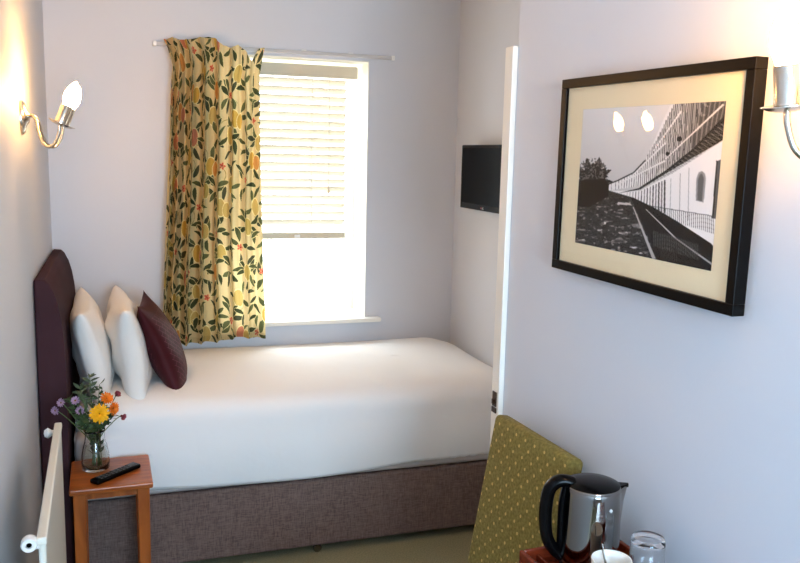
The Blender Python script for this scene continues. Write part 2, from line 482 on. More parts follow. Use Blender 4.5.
def cover(name, x0, x1, y0, y1, rc, zt, zb, m):
    """rounded cloth cap: rings running from the middle out, over the rim and down"""
    NA = 240
    rings = []
    cx, cy = (x0+x1)/2, (y0+y1)/2; hx, hy = (x1-x0)/2, (y1-y0)/2
    def loop(inset, r):
        ax, ay = hx-inset, hy-inset; r = min(r, ax, ay); r = max(r, .001); P = []
        per = [2*(ax-r), PI*r/2, 2*(ay-r), PI*r/2]*2
        per = [2*(ay-r), PI*r/2, 2*(ax-r), PI*r/2]*2; tot = sum(per)
        for k in range(NA):
            d = tot*k/NA; i = 0
            while d > per[i] and i < 7: d -= per[i]; i += 1
            if i == 0: p = (ax, -(ay-r)+d)
            elif i == 1: a = d/r; p = (ax-r+r*math.cos(a), ay-r+r*math.sin(a))
            elif i == 2: p = (ax-r-d, ay)
            elif i == 3: a = PI/2+d/r; p = (-(ax-r)+r*math.cos(a), ay-r+r*math.sin(a))
            elif i == 4: p = (-ax, ay-r-d)
            elif i == 5: a = PI+d/r; p = (-(ax-r)+r*math.cos(a), -(ay-r)+r*math.sin(a))
            elif i == 6: p = (-(ax-r)+d, -ay)
            else: a = 1.5*PI+d/r; p = (ax-r+r*math.cos(a), -(ay-r)+r*math.sin(a))
            P.append((cx+p[0], cy+p[1]))
        return np.array(P)
    pro = [(hy-.004, .022), (hy*.85, .022), (hy*.7, .021), (hy*.5, .018), (hy*.33, .012), (.11, .006), (.085, 0), (.065, -.005), (.045, -.014), (.028, -.027), (.014, -.044), (.006, -.064), (.001, -.09), (0, -.12)]
    for ins, dz in pro: rings.append((loop(ins, rc+.10-ins), np.full(NA, zt+dz), 0))
    base = loop(0, rc)
    for q in np.linspace(.08, 1, 16):
        rings.append((base, None, q))
    Xs, Ys, Zs = [], [], []
    ang = np.arange(NA)
    for P, z, q in rings:
        x, y = P[:, 0].copy(), P[:, 1].copy()
        if z is None:
            hemz = zb+.006*np.sin(x*5.3+.6)+.010*np.cos(x*3.1)+.01*ss(1.25, 1.5, x)
            z = (zt-.12)*(1-q)+hemz*q
            front = (y < cy)
            bul = .010*math.sin(PI*q)-.000*q
            rip = .004*ss(1.35, 1.75, x)*np.sin(x*150)*q**3+.004*np.sin(x*11+2*q)*q
            y = y-np.where(front, bul+rip, 0)
            z = z
        if q == 0: z = z+.022*ss(y1-.12, y1-.01, P[:, 1])
        Xs.append(x); Ys.append(y); Zs.append(z+.003*np.sin(x*4+y*7))
    me = grid_mesh(name, np.array(Xs), np.array(Ys), np.array(Zs), wrap=True)
    bmm = nb(); bmm.from_mesh(me)
    bmm.verts.ensure_lookup_table()
    bmm.faces.new([bmm.verts[i] for i in range(NA)][::-1])
    bmesh.ops.recalc_face_normals(bmm, faces=bmm.faces[:])
    bmm.to_mesh(me); bmm.free()
    o = link(name, me, m, smooth=True)
    sm = o.modifiers.new('thickness', 'SOLIDIFY'); sm.thickness = .004; sm.offset = -1
    return o
o = cover('bed_sheet', .112, 2.022, -.945, -.008, .09, .712, .362, M_sheet)
tag(o, 'smooth white sheet tucked over the mattress of the bed', 'bed sheet')

# ------------------------------------------------------------------ pillows
def pillow_mesh(name, w, hgt, th, pinch=.10, power=.42, seed=0, wr=.004, N=56):
    rg = np.random.default_rng(seed)
    u = np.linspace(-1, 1, N)
    a, b_ = np.meshgrid(u, u, indexing='ij')
    ax = a*w/2*(1-pinch*(1-b_**2)); bx = b_*hgt/2*(1-pinch*(1-a**2))
    prof = np.clip((1-a**2)*(1-b_**2), 0, 1)**power*th/2
    wrk = np.zeros_like(a)
    for k in range(9):
        f1, f2, p = rg.uniform(2, 9), rg.uniform(-8, 8), rg.uniform(0, 6)
        wrk += np.sin(a*f1+b_*f2+p)
    wrk *= wr*(1-a**2)**.5*(1-b_**2)**.5/2
    bm = nb(); vs = {}
    for sgn in (1, -1):
        for i in range(N):
            for j in range(N):
                if sgn == -1 and (i in (0, N-1) or j in (0, N-1)):
                    vs[(sgn, i, j)] = vs[(1, i, j)]; continue
                vs[(sgn, i, j)] = bm.verts.new((sgn*prof[i, j]+wrk[i, j], ax[i, j], bx[i, j]))
        for i in range(N-1):
            for j in range(N-1):
                f = [vs[(sgn, i, j)], vs[(sgn, i+1, j)], vs[(sgn, i+1, j+1)], vs[(sgn, i, j+1)]]
                bm.faces.new(f if sgn == 1 else f[::-1])
    bmesh.ops.recalc_face_normals(bm, faces=bm.faces[:])
    me = bpy.data.meshes.new(name); bm.to_mesh(me); bm.free()
    return me
def place(o, c, lean, yaw, roll=0):
    o.matrix_world = Matrix.Translation(c) @ Matrix.Rotation(R(yaw), 4, 'Z') @ Matrix.Rotation(R(lean), 4, 'Y') @ Matrix.Rotation(R(roll), 4, 'X')
p1 = link('pillow', pillow_mesh('pillow', .66, .40, .15, power=.36, seed=3, wr=.008), M_pillow, smooth=True)
place(p1, (.176, -.54, .874), -11, 2)
tag(p1, 'plump white pillow propped directly against the dark headboard', 'pillow', 'white bed pillows')
p2 = link('pillow', pillow_mesh('pillow', .66, .41, .155, power=.36, seed=8, wr=.008), M_pillow, smooth=True)
place(p2, (.322, -.55, .874), -8, 3)
tag(p2, 'white pillow in the middle, leaning between the other white pillow and the burgundy cushion', 'pillow', 'white bed pillows')

M_cush = bpy.data.materials.new('burgundy_embroidered_cloth'); M_cush.use_nodes = True
nt = M_cush.node_tree; b = nt.nodes['Principled BSDF']; b.inputs['Roughness'].default_value = .6; b.inputs['Specular IOR Level'].default_value = .2
tc = nt.nodes.new('ShaderNodeTexCoord')
facs = []
for rot, sc in ((45, 26), (-45, 26)):
    mp = nt.nodes.new('ShaderNodeMapping'); mp.inputs['Rotation'].default_value = (0, 0, R(rot))
    sep = nt.nodes.new('ShaderNodeSeparateXYZ'); cmb = nt.nodes.new('ShaderNodeCombineXYZ')
    nt.links.new(tc.outputs['Object'], sep.inputs[0])
    nt.links.new(sep.outputs['Y'], cmb.inputs['X']); nt.links.new(sep.outputs['Z'], cmb.inputs['Y'])
    nt.links.new(cmb.outputs[0], mp.inputs['Vector'])
    bt = nt.nodes.new('ShaderNodeTexBrick'); bt.inputs['Scale'].default_value = sc
    bt.inputs['Mortar Size'].default_value = .035; bt.inputs['Mortar Smooth'].default_value = .1
    bt.inputs['Color1'].default_value = (0, 0, 0, 1); bt.inputs['Color2'].default_value = (0, 0, 0, 1); bt.inputs['Mortar'].default_value = (1, 1, 1, 1)
    bt.inputs['Brick Width'].default_value = 1.; bt.inputs['Row Height'].default_value = .5
    nt.links.new(mp.outputs[0], bt.inputs['Vector']); facs.append((bt, sep))
bt, sep = facs[0]
vm = []
for ax_ in ('Y', 'Z'):
    ab = nt.nodes.new('ShaderNodeMath'); ab.operation = 'ABSOLUTE'; nt.links.new(sep.outputs[ax_], ab.inputs[0])
    lt = nt.nodes.new('ShaderNodeMath'); lt.operation = 'LESS_THAN'; lt.inputs[1].default_value = .155; nt.links.new(ab.outputs[0], lt.inputs[0]); vm.append(lt)
m1 = nt.nodes.new('ShaderNodeMath'); m1.operation = 'MULTIPLY'; nt.links.new(vm[0].outputs[0], m1.inputs[0]); nt.links.new(vm[1].outputs[0], m1.inputs[1])
m2 = nt.nodes.new('ShaderNodeMath'); m2.operation = 'MULTIPLY'; nt.links.new(m1.outputs[0], m2.inputs[0]); nt.links.new(facs[0][0].outputs['Fac'], m2.inputs[1])
mx = nt.nodes.new('ShaderNodeMix'); mx.data_type = 'RGBA'
mx.inputs['A'].default_value = (*lin((60, 10, 19)), 1); mx.inputs['B'].default_value = (*lin((100, 48, 60)), 1)
nt.links.new(m2.outputs[0], mx.inputs['Factor']); nt.links.new(mx.outputs['Result'], b.inputs['Base Color'])
cu = link('cushion', pillow_mesh('cushion',   .40, .455, .150, .10, .62, seed=5, wr=.002), M_cush, smooth=True)
place(cu, (.462, -.60, .866), -22, -5, 0)
tag(cu, 'burgundy square cushion with a fine zigzag line pattern leaning on the white pillows', 'cushion')

# ------------------------------------------------------------------ television
t = thing('television', 'small black flat television hung on the wall beyond the foot of the bed', 'television', (1.95, -.535, 1.594))
bm = nb(); box(bm, 0, .035, -.265, .265, -.157, .157, .005); box(bm, .03, .05, -.2, .2, -.12, .12, .006); obj('casing', bm, M_black, t)
bm = nb(); box(bm, -.0012, .002, -.25, .25, -.128, .142); obj('screen', bm, M_screen, t)
bm = nb(); box(bm, .048, .0795, -.06, .06, -.05, .05, .004); obj('wall_bracket', bm, M_black, t)
# maker's mark under the screen: small roundel and two letters
bm = nb()
A = Matrix.Translation((-.001, 0.0005, -.144)) @ Matrix.Rotation(-PI/2, 4, 'Y')
lathe(bm, [(0, 0), (.0052, 0), (.0052, .0008), (0, .0008)], 20, M=A)
lo = obj('screen_logo', bm, M_red, t)
cu_ = bpy.data.curves.new('logo_letters', 'FONT'); cu_.body = 'LG'; cu_.size = .015; cu_.extrude = .0004
tmp = bpy.data.objects.new('logo_letters', cu_); C.objects.link(tmp)
bpy.context.view_layer.update()
me = bpy.data.meshes.new_from_object(tmp); bpy.data.objects.remove(tmp)
# letters read along -y, facing -x
me.transform(Matrix(((0, 0, -1, -.0014), (-1, 0, 0, -.009), (0, 1, 0, -.1492), (0, 0, 0, 1))))
link('logo_letters', me, M_logo, lo)

# ------------------------------------------------------------------ wall lights
def sconce(loc, rz, label, tilt):
    t = thing('wall_light', label, 'wall light', loc, rz, 'twin candle wall lights')
    bm = nb(); A = Matrix.Rotation(PI/2, 4, 'Y') @ Matrix.Diagonal((1.35, 1, 1, 1))
    lathe(bm, [(0, 0), (.042, 0), (.042, .006), (.036, .014), (.018, .019), (.012, .026), (0, .028)], 32, M=A)
    obj('backplate', bm, M_nickel, t, 'auto')
    for sg in (1, -1):
        y = .098*sg
        P = smoothpath([(.022, .006*sg, .002), (.036, .02*sg, .008), (.050, .037*sg, -.01), (.058, .052*sg, -.05), (.070, .068*sg, -.082), (.090, .082*sg, -.094), (.110, .091*sg, -.078), (.122, .096*sg, -.045), (.124, y, -.022)], 6)
        bm = nb(); tube(bm, P, .0052, 10); obj('arm', bm, M_nickel, t, True)
        A = Matrix.Translation((.124, y, -.022)) @ Matrix.Rotation(R(tilt), 4, 'Y')
        bm = nb(); lathe(bm, [(0, -.003), (.014, -.002), (.028, .002), (.038, .007), (.038, .0085), (.026, .005), (.0, .004)], 32, M=A)
        obj('drip_tray', bm, M_nickel, t, 'auto')
        bm = nb(); lathe(bm, [(0, .004), (.0185, .004), (.0192, .010), (.0183, .016), (.0183, .066), (.017, .068), (0, .068)], 28, M=A)
        tb = obj('candle_tube', bm, M_nickel, t, 'auto')
        bm = nb(); lathe(bm, [(0, .064), (.014, .065), (.0155, .074), (.0205, .088), (.0218, .100), (.019, .118), (.0125, .135), (.0055, .147), (0, .152)], 24, M=A)
        obj('bulb', bm, M_bulb, t, True)
    return t
sconce((0.001, -1.13, 1.788), 0, 'two-arm nickel candle wall light glowing on the left wall above the bed head', 22)
sconce((wallx(-3.248)-.001, -3.248, 1.797), PI+NW, 'two-arm nickel candle wall light at the right edge, beside the framed picture', 9)

# ------------------------------------------------------------------ framed picture
FW, FH = .629, .457                                       # outer size
yc, zc = -2.6783, 1.6511
t = thing('framed_picture', 'black framed black and white street photograph in a cream mount on the right wall', 'picture', (wallx(yc)-.007, yc, zc), PI+.0324)
t.rotation_euler = (-.0098, -.0023, PI+.0324)
# local axes: x out of the wall, y = towards the back wall when negative
fx = .031; bw = .0215
bm = nb()
box(bm, .003, fx, -FW/2, FW/2, FH/2-bw, FH/2, .0015); box(bm, .003, fx, -FW/2, FW/2, -FH/2, -FH/2+bw, .0015)
box(bm, .003, fx, -FW/2, -FW/2+bw, -FH/2+bw, FH/2-bw, .0015); box(bm, .003, fx, FW/2-bw, FW/2, -FH/2+bw, FH/2-bw, .0015)
obj('frame', bm, M_frame, t)
bm = nb(); box(bm, .004, .0225, -FW/2+bw*.8, FW/2-bw*.8, -FH/2+bw*.8, FH/2-bw*.8); obj('mount', bm, M_mount, t)
# printed photograph
PW, PH = .468, .312
NX, NZ = 430, 330
uu = np.linspace(0, 1, NX)[None, :]; vv = np.linspace(0, 1, NZ)[:, None]
src = np.array([(42, 42), (488, 20), (437, 548), (15, 463)], float); dst = np.array([(0, 0), (1, 0), (1, 1), (0, 1)], float)
A_ = []; B_ = []
for (x, y), (a, b_) in zip(src, dst):
    A_.append([x, y, 1, 0, 0, 0, -a*x, -a*y]); B_.append(a)
    A_.append([0, 0, 0, x, y, 1, -b_*x, -b_*y]); B_.append(b_)
Hm = np.append(np.linalg.solve(np.array(A_), np.array(B_)), 1).reshape(3, 3)
Hi = np.linalg.inv(Hm)
UU = uu+0*vv; VV = vv+0*uu
den = Hi[2, 0]*UU+Hi[2, 1]*VV+Hi[2, 2]
SX = (Hi[0, 0]*UU+Hi[0, 1]*VV+Hi[0, 2])/den; SY = (Hi[1, 0]*UU+Hi[1, 1]*VV+Hi[1, 2])/den
G = 226-.10*SY+0*SX                                       # pale sky of the print
def poly(pts):
    ins = np.zeros(SX.shape, bool); n = len(pts)
    for i in range(n):
        x1, y1 = pts[i]; x2, y2 = pts[(i+1) % n]
        if y1 == y2: continue
        c = ((y1 > SY) != (y2 > SY)) & (SX < (x2-x1)*(SY-y1)/(y2-y1)+x1)
        ins ^= c
    return ins
def seg_(x1, y1, x2, y2, w, val, w2=None):
    dx, dy = x2-x1, y2-y1; L2 = dx*dx+dy*dy
    tq = ((SX-x1)*dx+(SY-y1)*dy)/L2
    d = np.hypot(SX-x1-tq*dx, SY-y1-tq*dy)
    ww = w+(0 if w2 is None else (w2-w)*tq)
    G[(tq >= 0) & (tq <= 1) & (d < ww)] = val
def noise(sx, sy, seed):
    r = np.random.default_rng(seed).random((256, 256))
    x = SX/sx; y = SY/sy; xi = np.floor(x).astype(int) % 255; yi = np.floor(y).astype(int) % 255
    fx_ = x-np.floor(x); fy_ = y-np.floor(y)
    return (r[yi, xi]*(1-fx_)+r[yi, xi+1]*fx_)*(1-fy_)+(r[yi+1, xi]*(1-fx_)+r[yi+1, xi+1]*fx_)*fy_
# upper storeys of the terrace
up = [(112, 282), (150, 268), (200, 243), (236, 205), (262, 150), (292, 80), (322, 18), (520, -10), (520, 60), (380, 172), (300, 238), (220, 285), (120, 300)]
mU = poly(up); G[mU] = 232
for k in range(60):                                        # pilasters and window bays, closer together with distance
    q = k/60; x = 130+350*q**.8
    y0 = np.interp(x, [112, 200, 262, 322, 500], [282, 243, 150, 18, -10]); y1 = np.interp(x, [120, 220, 300, 380, 500], [300, 285, 238, 172, 70])
    dx = 26*q
    old = G.copy(); seg_(x+dx, y0-4, x, y1+4, .6+2.3*q, 70 if k % 3 else 120); G = np.where(mU, G, old)
for a, b_ in (((262, 175), (350, 50)), ((300, 200), (480, 30)), ((180, 268), (300, 150)), ((150, 280), (300, 205))):
    old = G.copy(); seg_(a[0], a[1], b_[0], b_[1], 1.5, 225, 3.0); G = np.where(mU, G, old)
ring = [(112, 282), (150, 268), (200, 243), (236, 205)]
for p_, q_ in zip(ring, ring[1:]): seg_(*p_, *q_, 2.0, 45)
for x, y, r in ((306, 184, 6), (343, 138, 8)): G[np.hypot(SX-x, SY-y) < r] = 22
# facade below the balcony
G[poly([(120, 300), (220, 300), (330, 240), (500, 130), (500, 480), (437, 470), (330, 395), (240, 350), (120, 312)])] = 236
for x in list(range(180, 300, 9)):
    y0 = np.interp(x, [120, 220, 330, 500], [302, 296, 244, 140]); y1 = np.interp(x, [120, 240, 330, 437], [312, 350, 392, 465])
    seg_(x, y0+6, x-2, y1-6, .5+(x-180)/60, 60 if (x//9) % 2 else 120)
for x, w in ((316, 1), (345, 1.2), (372, 1.2)): seg_(x, 262-(x-316)*.6, x-4, 392, w, 165)
G[poly([(392, 330), (394, 262), (402, 242), (412, 238), (421, 246), (424, 264), (416, 336)])] = 150
G[poly([(397, 330), (399, 266), (405, 250), (412, 246), (418, 262), (411, 332)])] = 100
G[poly([(457, 208), (476, 200), (462, 390), (444, 384)])] = 92
G[poly([(456, 205), (460, 207), (446, 386), (441, 384)])] = 30
# balcony underside, wide and dark at right, with pale brackets
G[poly([(150, 308), (215, 292), (300, 236), (385, 168), (500, 48), (500, 128), (420, 176), (340, 222), (300, 246), (220, 296)])] = 20
for k in range(26):
    q = k/26; x = 215+265*q; w = 4+34*q
    y = np.interp(x, [215, 300, 385, 500], [292, 240, 172, 60])
    old = G.copy(); seg_(x, y+2, x+w*.9, y+w*.9-10*q, .5+.9*q, 120); seg_(x, y+2, x+w*1.2, y+w*.35, .4+.8*q, 90); G = old*0+G
# ground, kerbs, cobbles
gr = poly([(-40, 310), (112, 296), (200, 322), (262, 352), (330, 392), (437, 462), (520, 560), (520, 700), (-40, 700)])
G[gr] = 24
n1 = noise(11, 5, 1); n2 = noise(22, 9, 2); n3 = noise(5, 3, 3)
cob = gr & (SX < 195+(SY-330)*.42)
G[cob] = np.clip(28+38*n3[cob]+np.where(n1[cob] > .72, 110, 0)*(n3[cob])+np.where((n2[cob] > .78) & (SY[cob] > 380), 150, 0)*n1[cob], 0, 235)
G[poly([(150, 336), (186, 338), (196, 346), (148, 343)])] = 200
seg_(198, 350, 262, 512, 1.6, 178, 5)
seg_(238, 358, 330, 448, 1.4, 190, 2.2); seg_(330, 448, 445, 530, 2.2, 165, 3)
for k in range(34):
    q = k/33; x = 245+200*q; y0 = 346+32*q; y1 = 372+60*q
    seg_(x, y0, x, y1, .5+.3*q, 62)
seg_(245, 346, 445, 378, .8, 60)
for k in range(26):
    x = 262+k*5.4; seg_(x, 424+k*1.6, x, 474+k*1.6, .9, 92)
for k in range(9): seg_(285+k*6, 478, 283+k*6, 520, 1.0, 60)
# tree and dark hedge on the left
an = np.arctan2(SY-265, SX-72); tr = 50+9*np.sin(an*9)+5*np.sin(an*23)+8*(noise(4, 4, 7)-.5)
G[(np.hypot(SX-72, (SY-262)*.9) < tr)] = 30
old = G.copy(); mk = (np.hypot(SX-72, (SY-250)*.9) < 50) & (noise(3.5, 3.5, 9) > .58); G[mk] = 96
G[poly([(-40, 272), (110, 262), (122, 285), (120, 318), (60, 352), (-40, 345)])] = 14
k = 1
G = (G+np.roll(G, k, 0)+np.roll(G, -k, 0)+np.roll(G, k, 1)+np.roll(G, -k, 1))/5
G = np.clip(G, 8, 235)
# local y runs towards the viewer's end of the wall with sign flipped by the rotation
Yl = (-.5+uu)*PW*1.0+0*vv; Zl = (.5-vv)*PH+0*uu
me = grid_mesh('print', np.full(Yl.shape, .0232), Yl+.008, Zl+.0)
paint(me, np.stack([G*1.0, G*.985, G*.98], -1))
pr_o = link('photograph_print', me, print_mat('photographic_print', .5), t, True)
bm = nb(); box(bm, .0252, .0268, -FW/2+bw*.9, FW/2-bw*.9, -FH/2+bw*.9, FH/2-bw*.9); obj('glazing', bm, M_pglass, t)

# ------------------------------------------------------------------ radiator
t = thing('radiator', 'flat white panel radiator standing off the left wall in the foreground', 'radiator', (.1, -1.46, .0), R(1.15))
bm = nb(); box(bm, -.006, .010, -.83, .0, .20, .826, .006, 3); obj('panel', bm, M_rad, t)
bm = nb(); box(bm, -.010, .0125, -.835, .005, .815, .834, .005, 3); obj('top_rail', bm, M_rad, t)
for y in (-.03, -.82):
    s_ = 1 if y > -.4 else -1
    bm = nb()
    A = Matrix.Translation((-.004, y, .812)) @ Matrix.Rotation(-PI/2, 4, 'Y')
    lathe(bm, [(0, 0), (.009, 0), (.009, .014), (0, .016)], 16, M=A)
    if s_ > 0:
        A = Matrix.Translation((-.028, y, .812)) @ Matrix.Rotation(-PI/2, 4, 'Y'); lathe(bm, [(0, -.012), (.010, -.010), (.0165, 0), (.010, .010), (0, .012)], 20, M=A)
        obj('end_cap', bm, M_valve, t, 'auto')
    else:
        A = Matrix.Translation((-.024, y-.006, .822)) @ Matrix.Rotation(PI/2, 4, 'X')
        lathe(bm, [(0, -.012), (.015, -.012), (.018, -.004), (.018, .010), (.015, .016), (.007, .016), (.006, .010), (0, .010)], 24, M=A)
        vv_ = obj('bleed_valve', bm, M_valve, t, 'auto')
        bm = nb(); lathe(bm, [(0, .0105), (.0058, .0105), (.0052, .013), (0, .013)], 14, M=A)
        obj('valve_centre', bm, M_black, vv_, 'auto')
for y in (-.15, -.68):
    bm = nb(); box(bm, -.098+abs(y)*.02, -.006, y-.006, y+.006, .3, .38, .002); obj('wall_bracket', bm, M_valve, t)
for y in (-.02, -.81):
    bm = nb(); tube(bm, smoothpath([(0, y, .21), (-.012, y-.0, .16), (-.03, y, .12), (-.03, y, .0)], 5), .0075, 10); obj('pipe', bm, M_valve, t, True)

# ------------------------------------------------------------------ bedside table
TX, TY, TZ = .249, -1.128, .53
t = thing('bedside_table', 'small orange varnished wooden table beside the bed head, holding vase and remote', 'table', (TX, TY, 0), R(1))
bm = nb(); box(bm, -.139, .139, -.146, .146, .508, TZ, .006, 3); obj('tabletop', bm, M_tabtop, t)
bm = nb()
box(bm, -.105, .105, -.122, -.108, .482, .508); box(bm, -.105, .105, .108, .122, .482, .508)
box(bm, -.122, -.108, -.105, .105, .472, .508); box(bm, .108, .122, -.105, .105, .472, .508)
obj('apron', bm, M_table, t)
for sx in (-1, 1):
    for sy in (-1, 1):
        bm = nb(); a = .021; b2 = .018; cx, cy = sx*.106, sy*.112
        vs = box(bm, cx-a, cx+a, cy-a, cy+a, 0, .508, .003)
        for v in bm.verts:
            if v.co.z < .1:
                v.co.x = cx+(v.co.x-cx)*.85+sx*.002
        obj('leg', bm, M_table, t)

# vase
VX, VY = .196, -1.085
t = thing('glass_vase', 'clear glass vase of water and stems on the bedside table', 'vase', (VX, VY, TZ+.0008))
bm = nb()
outer = [(.0, 0), (.044, 0), (.0485, .006), (.0495, .03), (.0475, .06), (.042, .088), (.0365, .105), (.0345, .122), (.035, .140), (.037, .150)]
inner = [(.0355, .150), (.0335, .140), (.033, .122), (.035, .104), (.0405, .087), (.046, .06), (.048, .03), (.046, .010), (.0, .006)]
lathe(bm, outer+inner, 40, cap=False); obj('vase_glass', bm, M_glass, t, True)
bm = nb(); lathe(bm, [(0, .0075), (.045, .0115), (.0472, .03), (.0452, .06), (.0397, .086), (0, .086)], 32, cap=False); obj('water', bm, M_water, t, True)

# flowers
def head(bm, c, nrm, n, L, W, lift, r0=0., droop=0.):
    nrm = Vector(nrm).normalized(); t1 = nrm.orthogonal().normalized(); t2 = nrm.cross(t1)
    c = Vector(c)
    for k in range(n):
        a = 2*PI*k/n+random.uniform(-.12, .12); d = math.cos(a)*t1+math.sin(a)*t2; w = nrm.cross(d)
        l = L*random.uniform(.88, 1.08); row = []
        for q, wd in ((0, .35), (.35, .8), (.7, 1.), (.92, .7), (1., .25)):
            p = c+d*(r0+l*q)+nrm*(lift*math.sin(q*1.6)-droop*q*q)
            row.append((bm.verts.new(p+w*W*wd/2), bm.verts.new(p+nrm*W*-.15), bm.verts.new(p-w*W*wd/2)))
        for a_, b_ in zip(row, row[1:]):
            bm.faces.new((a_[0], a_[1], b_[1], b_[0])); bm.faces.new((a_[1], a_[2], b_[2], b_[1]))
def V_(dx, dy, z): return Vector((VX+dx, VY+dy, TZ+z))
def flower(name, label, cat, c, nrm, layers, pm, em, er, group=None, foot=(0, 0)):
    c = V_(*c); nrm = Vector(nrm).normalized()
    t = thing(name, label, cat, V_(foot[0], foot[1], .012), 0, group); o0 = Vector(t.location)
    bm = nb()
    neck = V_(foot[0]*.2+(c.x-VX)*.22, foot[1]*.2+(c.y-VY)*.22, .125)
    tube(bm, [p-o0 for p in smoothpath([V_(foot[0], foot[1], .012), V_(foot[0]*.6, foot[1]*.6, .07), neck, neck.lerp(c, .6)+Vector((0, 0, .008)), c-nrm*.004], 5)], .0016, 6)
    obj('stem', bm, M_stem, t, True)
    bm = nb()
    for (n, L, W, lift, off) in layers: head(bm, c-o0+nrm*off, nrm, n, L, W, lift, er*.4)
    obj('petals', bm, pm, t, False)
    bm = nb(); A = Matrix.Translation(c-o0) @ nrm.to_track_quat('Z', 'Y').to_matrix().to_4x4()
    lathe(bm, [(er, -.001), (er, er*.3), (er*.7, er*.7), (0, er*.85)], 14, M=A); obj('flower_centre', bm, em, t, True)
    return t
cam_dir = (.12, -.95, .35)
mum = [(20, .033, .0085, .006, 0), (17, .028, .008, .010, .003), (13, .020, .007, .012, .006), (9, .012, .005, .010, .009)]
flower('yellow_flower', 'large yellow daisy-like bloom facing the room at the front of the vase', 'flower', (.019, -.035, .218), cam_dir, mum, M_yellow, M_eye, .006, foot=(-.01, .01))
mo = [(16, .023, .007, .007, 0), (13, .018, .006, .010, .003), (9, .011, .005, .010, .006)]
flower('orange_flower', 'orange bloom just behind and right of the large yellow one', 'flower', (.043, .0, .262), (.35, -.7, .6), mo, M_orange, M_redeye, .005, foot=(.015, .01))
flower('orange_flower', 'lower orange bloom tucked at the right side of the yellow one', 'flower', (.064, -.012, .228), (.7, -.65, .1), mo, M_orange, M_redeye, .005, foot=(.02, -.01))
ast = [(13, .015, .005, .004, 0), (11, .011, .004, .006, .002)]
for c, nr, lb in (((-.108, -.01, .262), (-.5, -.8, .3), 'pale mauve daisy farthest out at the left of the bouquet, highest of that pair'),
                  ((-.128, -.014, .236), (-.5, -.8, .0), 'pale mauve daisy lowest at the far left of the bouquet'),
                  ((-.062, .004, .262), (-.1, -.9, .4), 'mauve daisy in the leaves above and left of the yellow bloom'),
                  ((-.046, -.022, .232), (-.2, -.95, .1), 'half hidden mauve daisy close beside the left of the yellow bloom')):
    flower('mauve_flower', lb, 'flower', c, nr, ast, M_mauve, M_eye, .0045, 'mauve daisies in the vase', foot=(random.uniform(-.02, .02), random.uniform(-.02, .02)))
for c, nr, lb in (((.078, .004, .272), (.5, -.6, .6), 'dusky pink flower bud at the upper right of the bouquet'),
                  ((.094, -.01, .196), (.7, -.7, -.2), 'dusky pink flower bud drooping low at the right of the bouquet')):
    flower('pink_flower', lb, 'flower', c, nr, [(12, .011, .007, .012, 0), (9, .008, .005, .012, .003)], M_pink, M_redeye, .005, 'pink buds in the vase', foot=(.01, .02))
def sprig(c, m, label, n=10, L=.026, foot=(0, 0)):
    c = V_(*c); base = V_(foot[0], foot[1], .012)
    t = thing('leafy_sprig', label, 'foliage', base, 0, 'green sprigs in the vase')
    neck = V_((c.x-VX)*.22, (c.y-VY)*.22, .125)
    P = [p-base for p in smoothpath([base, neck*.5+base*.5, neck, neck.lerp(c, .5)+Vector((0, 0, .01)), c], 6)]
    bm = nb(); tube(bm, P, .0014, 6); obj('stem', bm, M_stem, t, True)
    bm = nb()
    for k in range(n):
        i = int(5+(len(P)-6)*k/(n-1)); p = P[i]
        inside = p.z < .135
        d = Vector((random.uniform(-1, 1), random.uniform(-1, 1), random.uniform(-.1, .9) if not inside else random.uniform(.9, 2))).normalized()
        l = L*random.uniform(.6, 1.1)*(.75 if inside else 1)
        w = d.cross(Vector((random.uniform(-1, 1), random.uniform(-1, 1), random.uniform(-1, 1)))).normalized(); nn = w.cross(d)
        row = [(bm.verts.new(p+d*l*q+w*l*wd*.5-nn*l*.25*q*q), bm.verts.new(p+d*l*q-nn*(l*.25*q*q+.03*l)), bm.verts.new(p+d*l*q-w*l*wd*.5-nn*l*.25*q*q)) for q, wd in ((0, .06), (.25, .36), (.55, .44), (.85, .22), (1, .03))]
        for a_, b_ in zip(row, row[1:]):
            bm.faces.new((a_[0], a_[1], b_[1], b_[0])); bm.faces.new((a_[1], a_[2], b_[2], b_[1]))
    obj('leaves', bm, m, t, False)
for c, m, lb, n, L in (((-.012, .02, .352), M_olive, 'tallest grey-green sprig rising from the middle of the bouquet', 26, .026),
                       ((-.045, .0, .315), M_olive, 'grey-green sprig leaning left below the tallest one', 24, .026),
                       ((.022, .012, .315), M_green, 'green sprig rising behind the orange blooms', 22, .024),
                       ((-.085, .005, .27), M_green, 'leafy sprig reaching out between the mauve daisies', 24, .028),
                       ((-.05, -.02, .21), M_green, 'dark green leaves bulging over the left of the vase rim', 24, .030),
                       ((.035, .012, .235), M_green, 'dark green leaves between the yellow and orange blooms', 24, .028),
                       ((.07, -.02, .205), M_green, 'green leaves hanging over the right of the vase rim', 20, .026),
                       ((0, -.03, .17), M_green, 'green leaves directly below the yellow bloom, in the vase neck', 24, .026)):
    sprig(c, m, lb, int(n*2.6), L*1.25, foot=(random.uniform(-.022, .022), random.uniform(-.022, .022)))

# remote control
t = thing('remote_control', 'slim black remote control lying across the bedside table', 'remote control', (.266, -1.175, TZ+.001), R(42))
bm = nb(); box(bm, -.100, .100, -.021, .021, 0, .017, .006, 3)
obj('casing', bm, M_black, t, 'auto')
for i in range(9):
    for j in range(3):
        bm = nb(); box(bm, -.078+i*.0165, -.069+i*.0165, -.0155+j*.0115, -.0085+j*.0115, .0165, .0185, .001); obj('button', bm, M_keys, t)

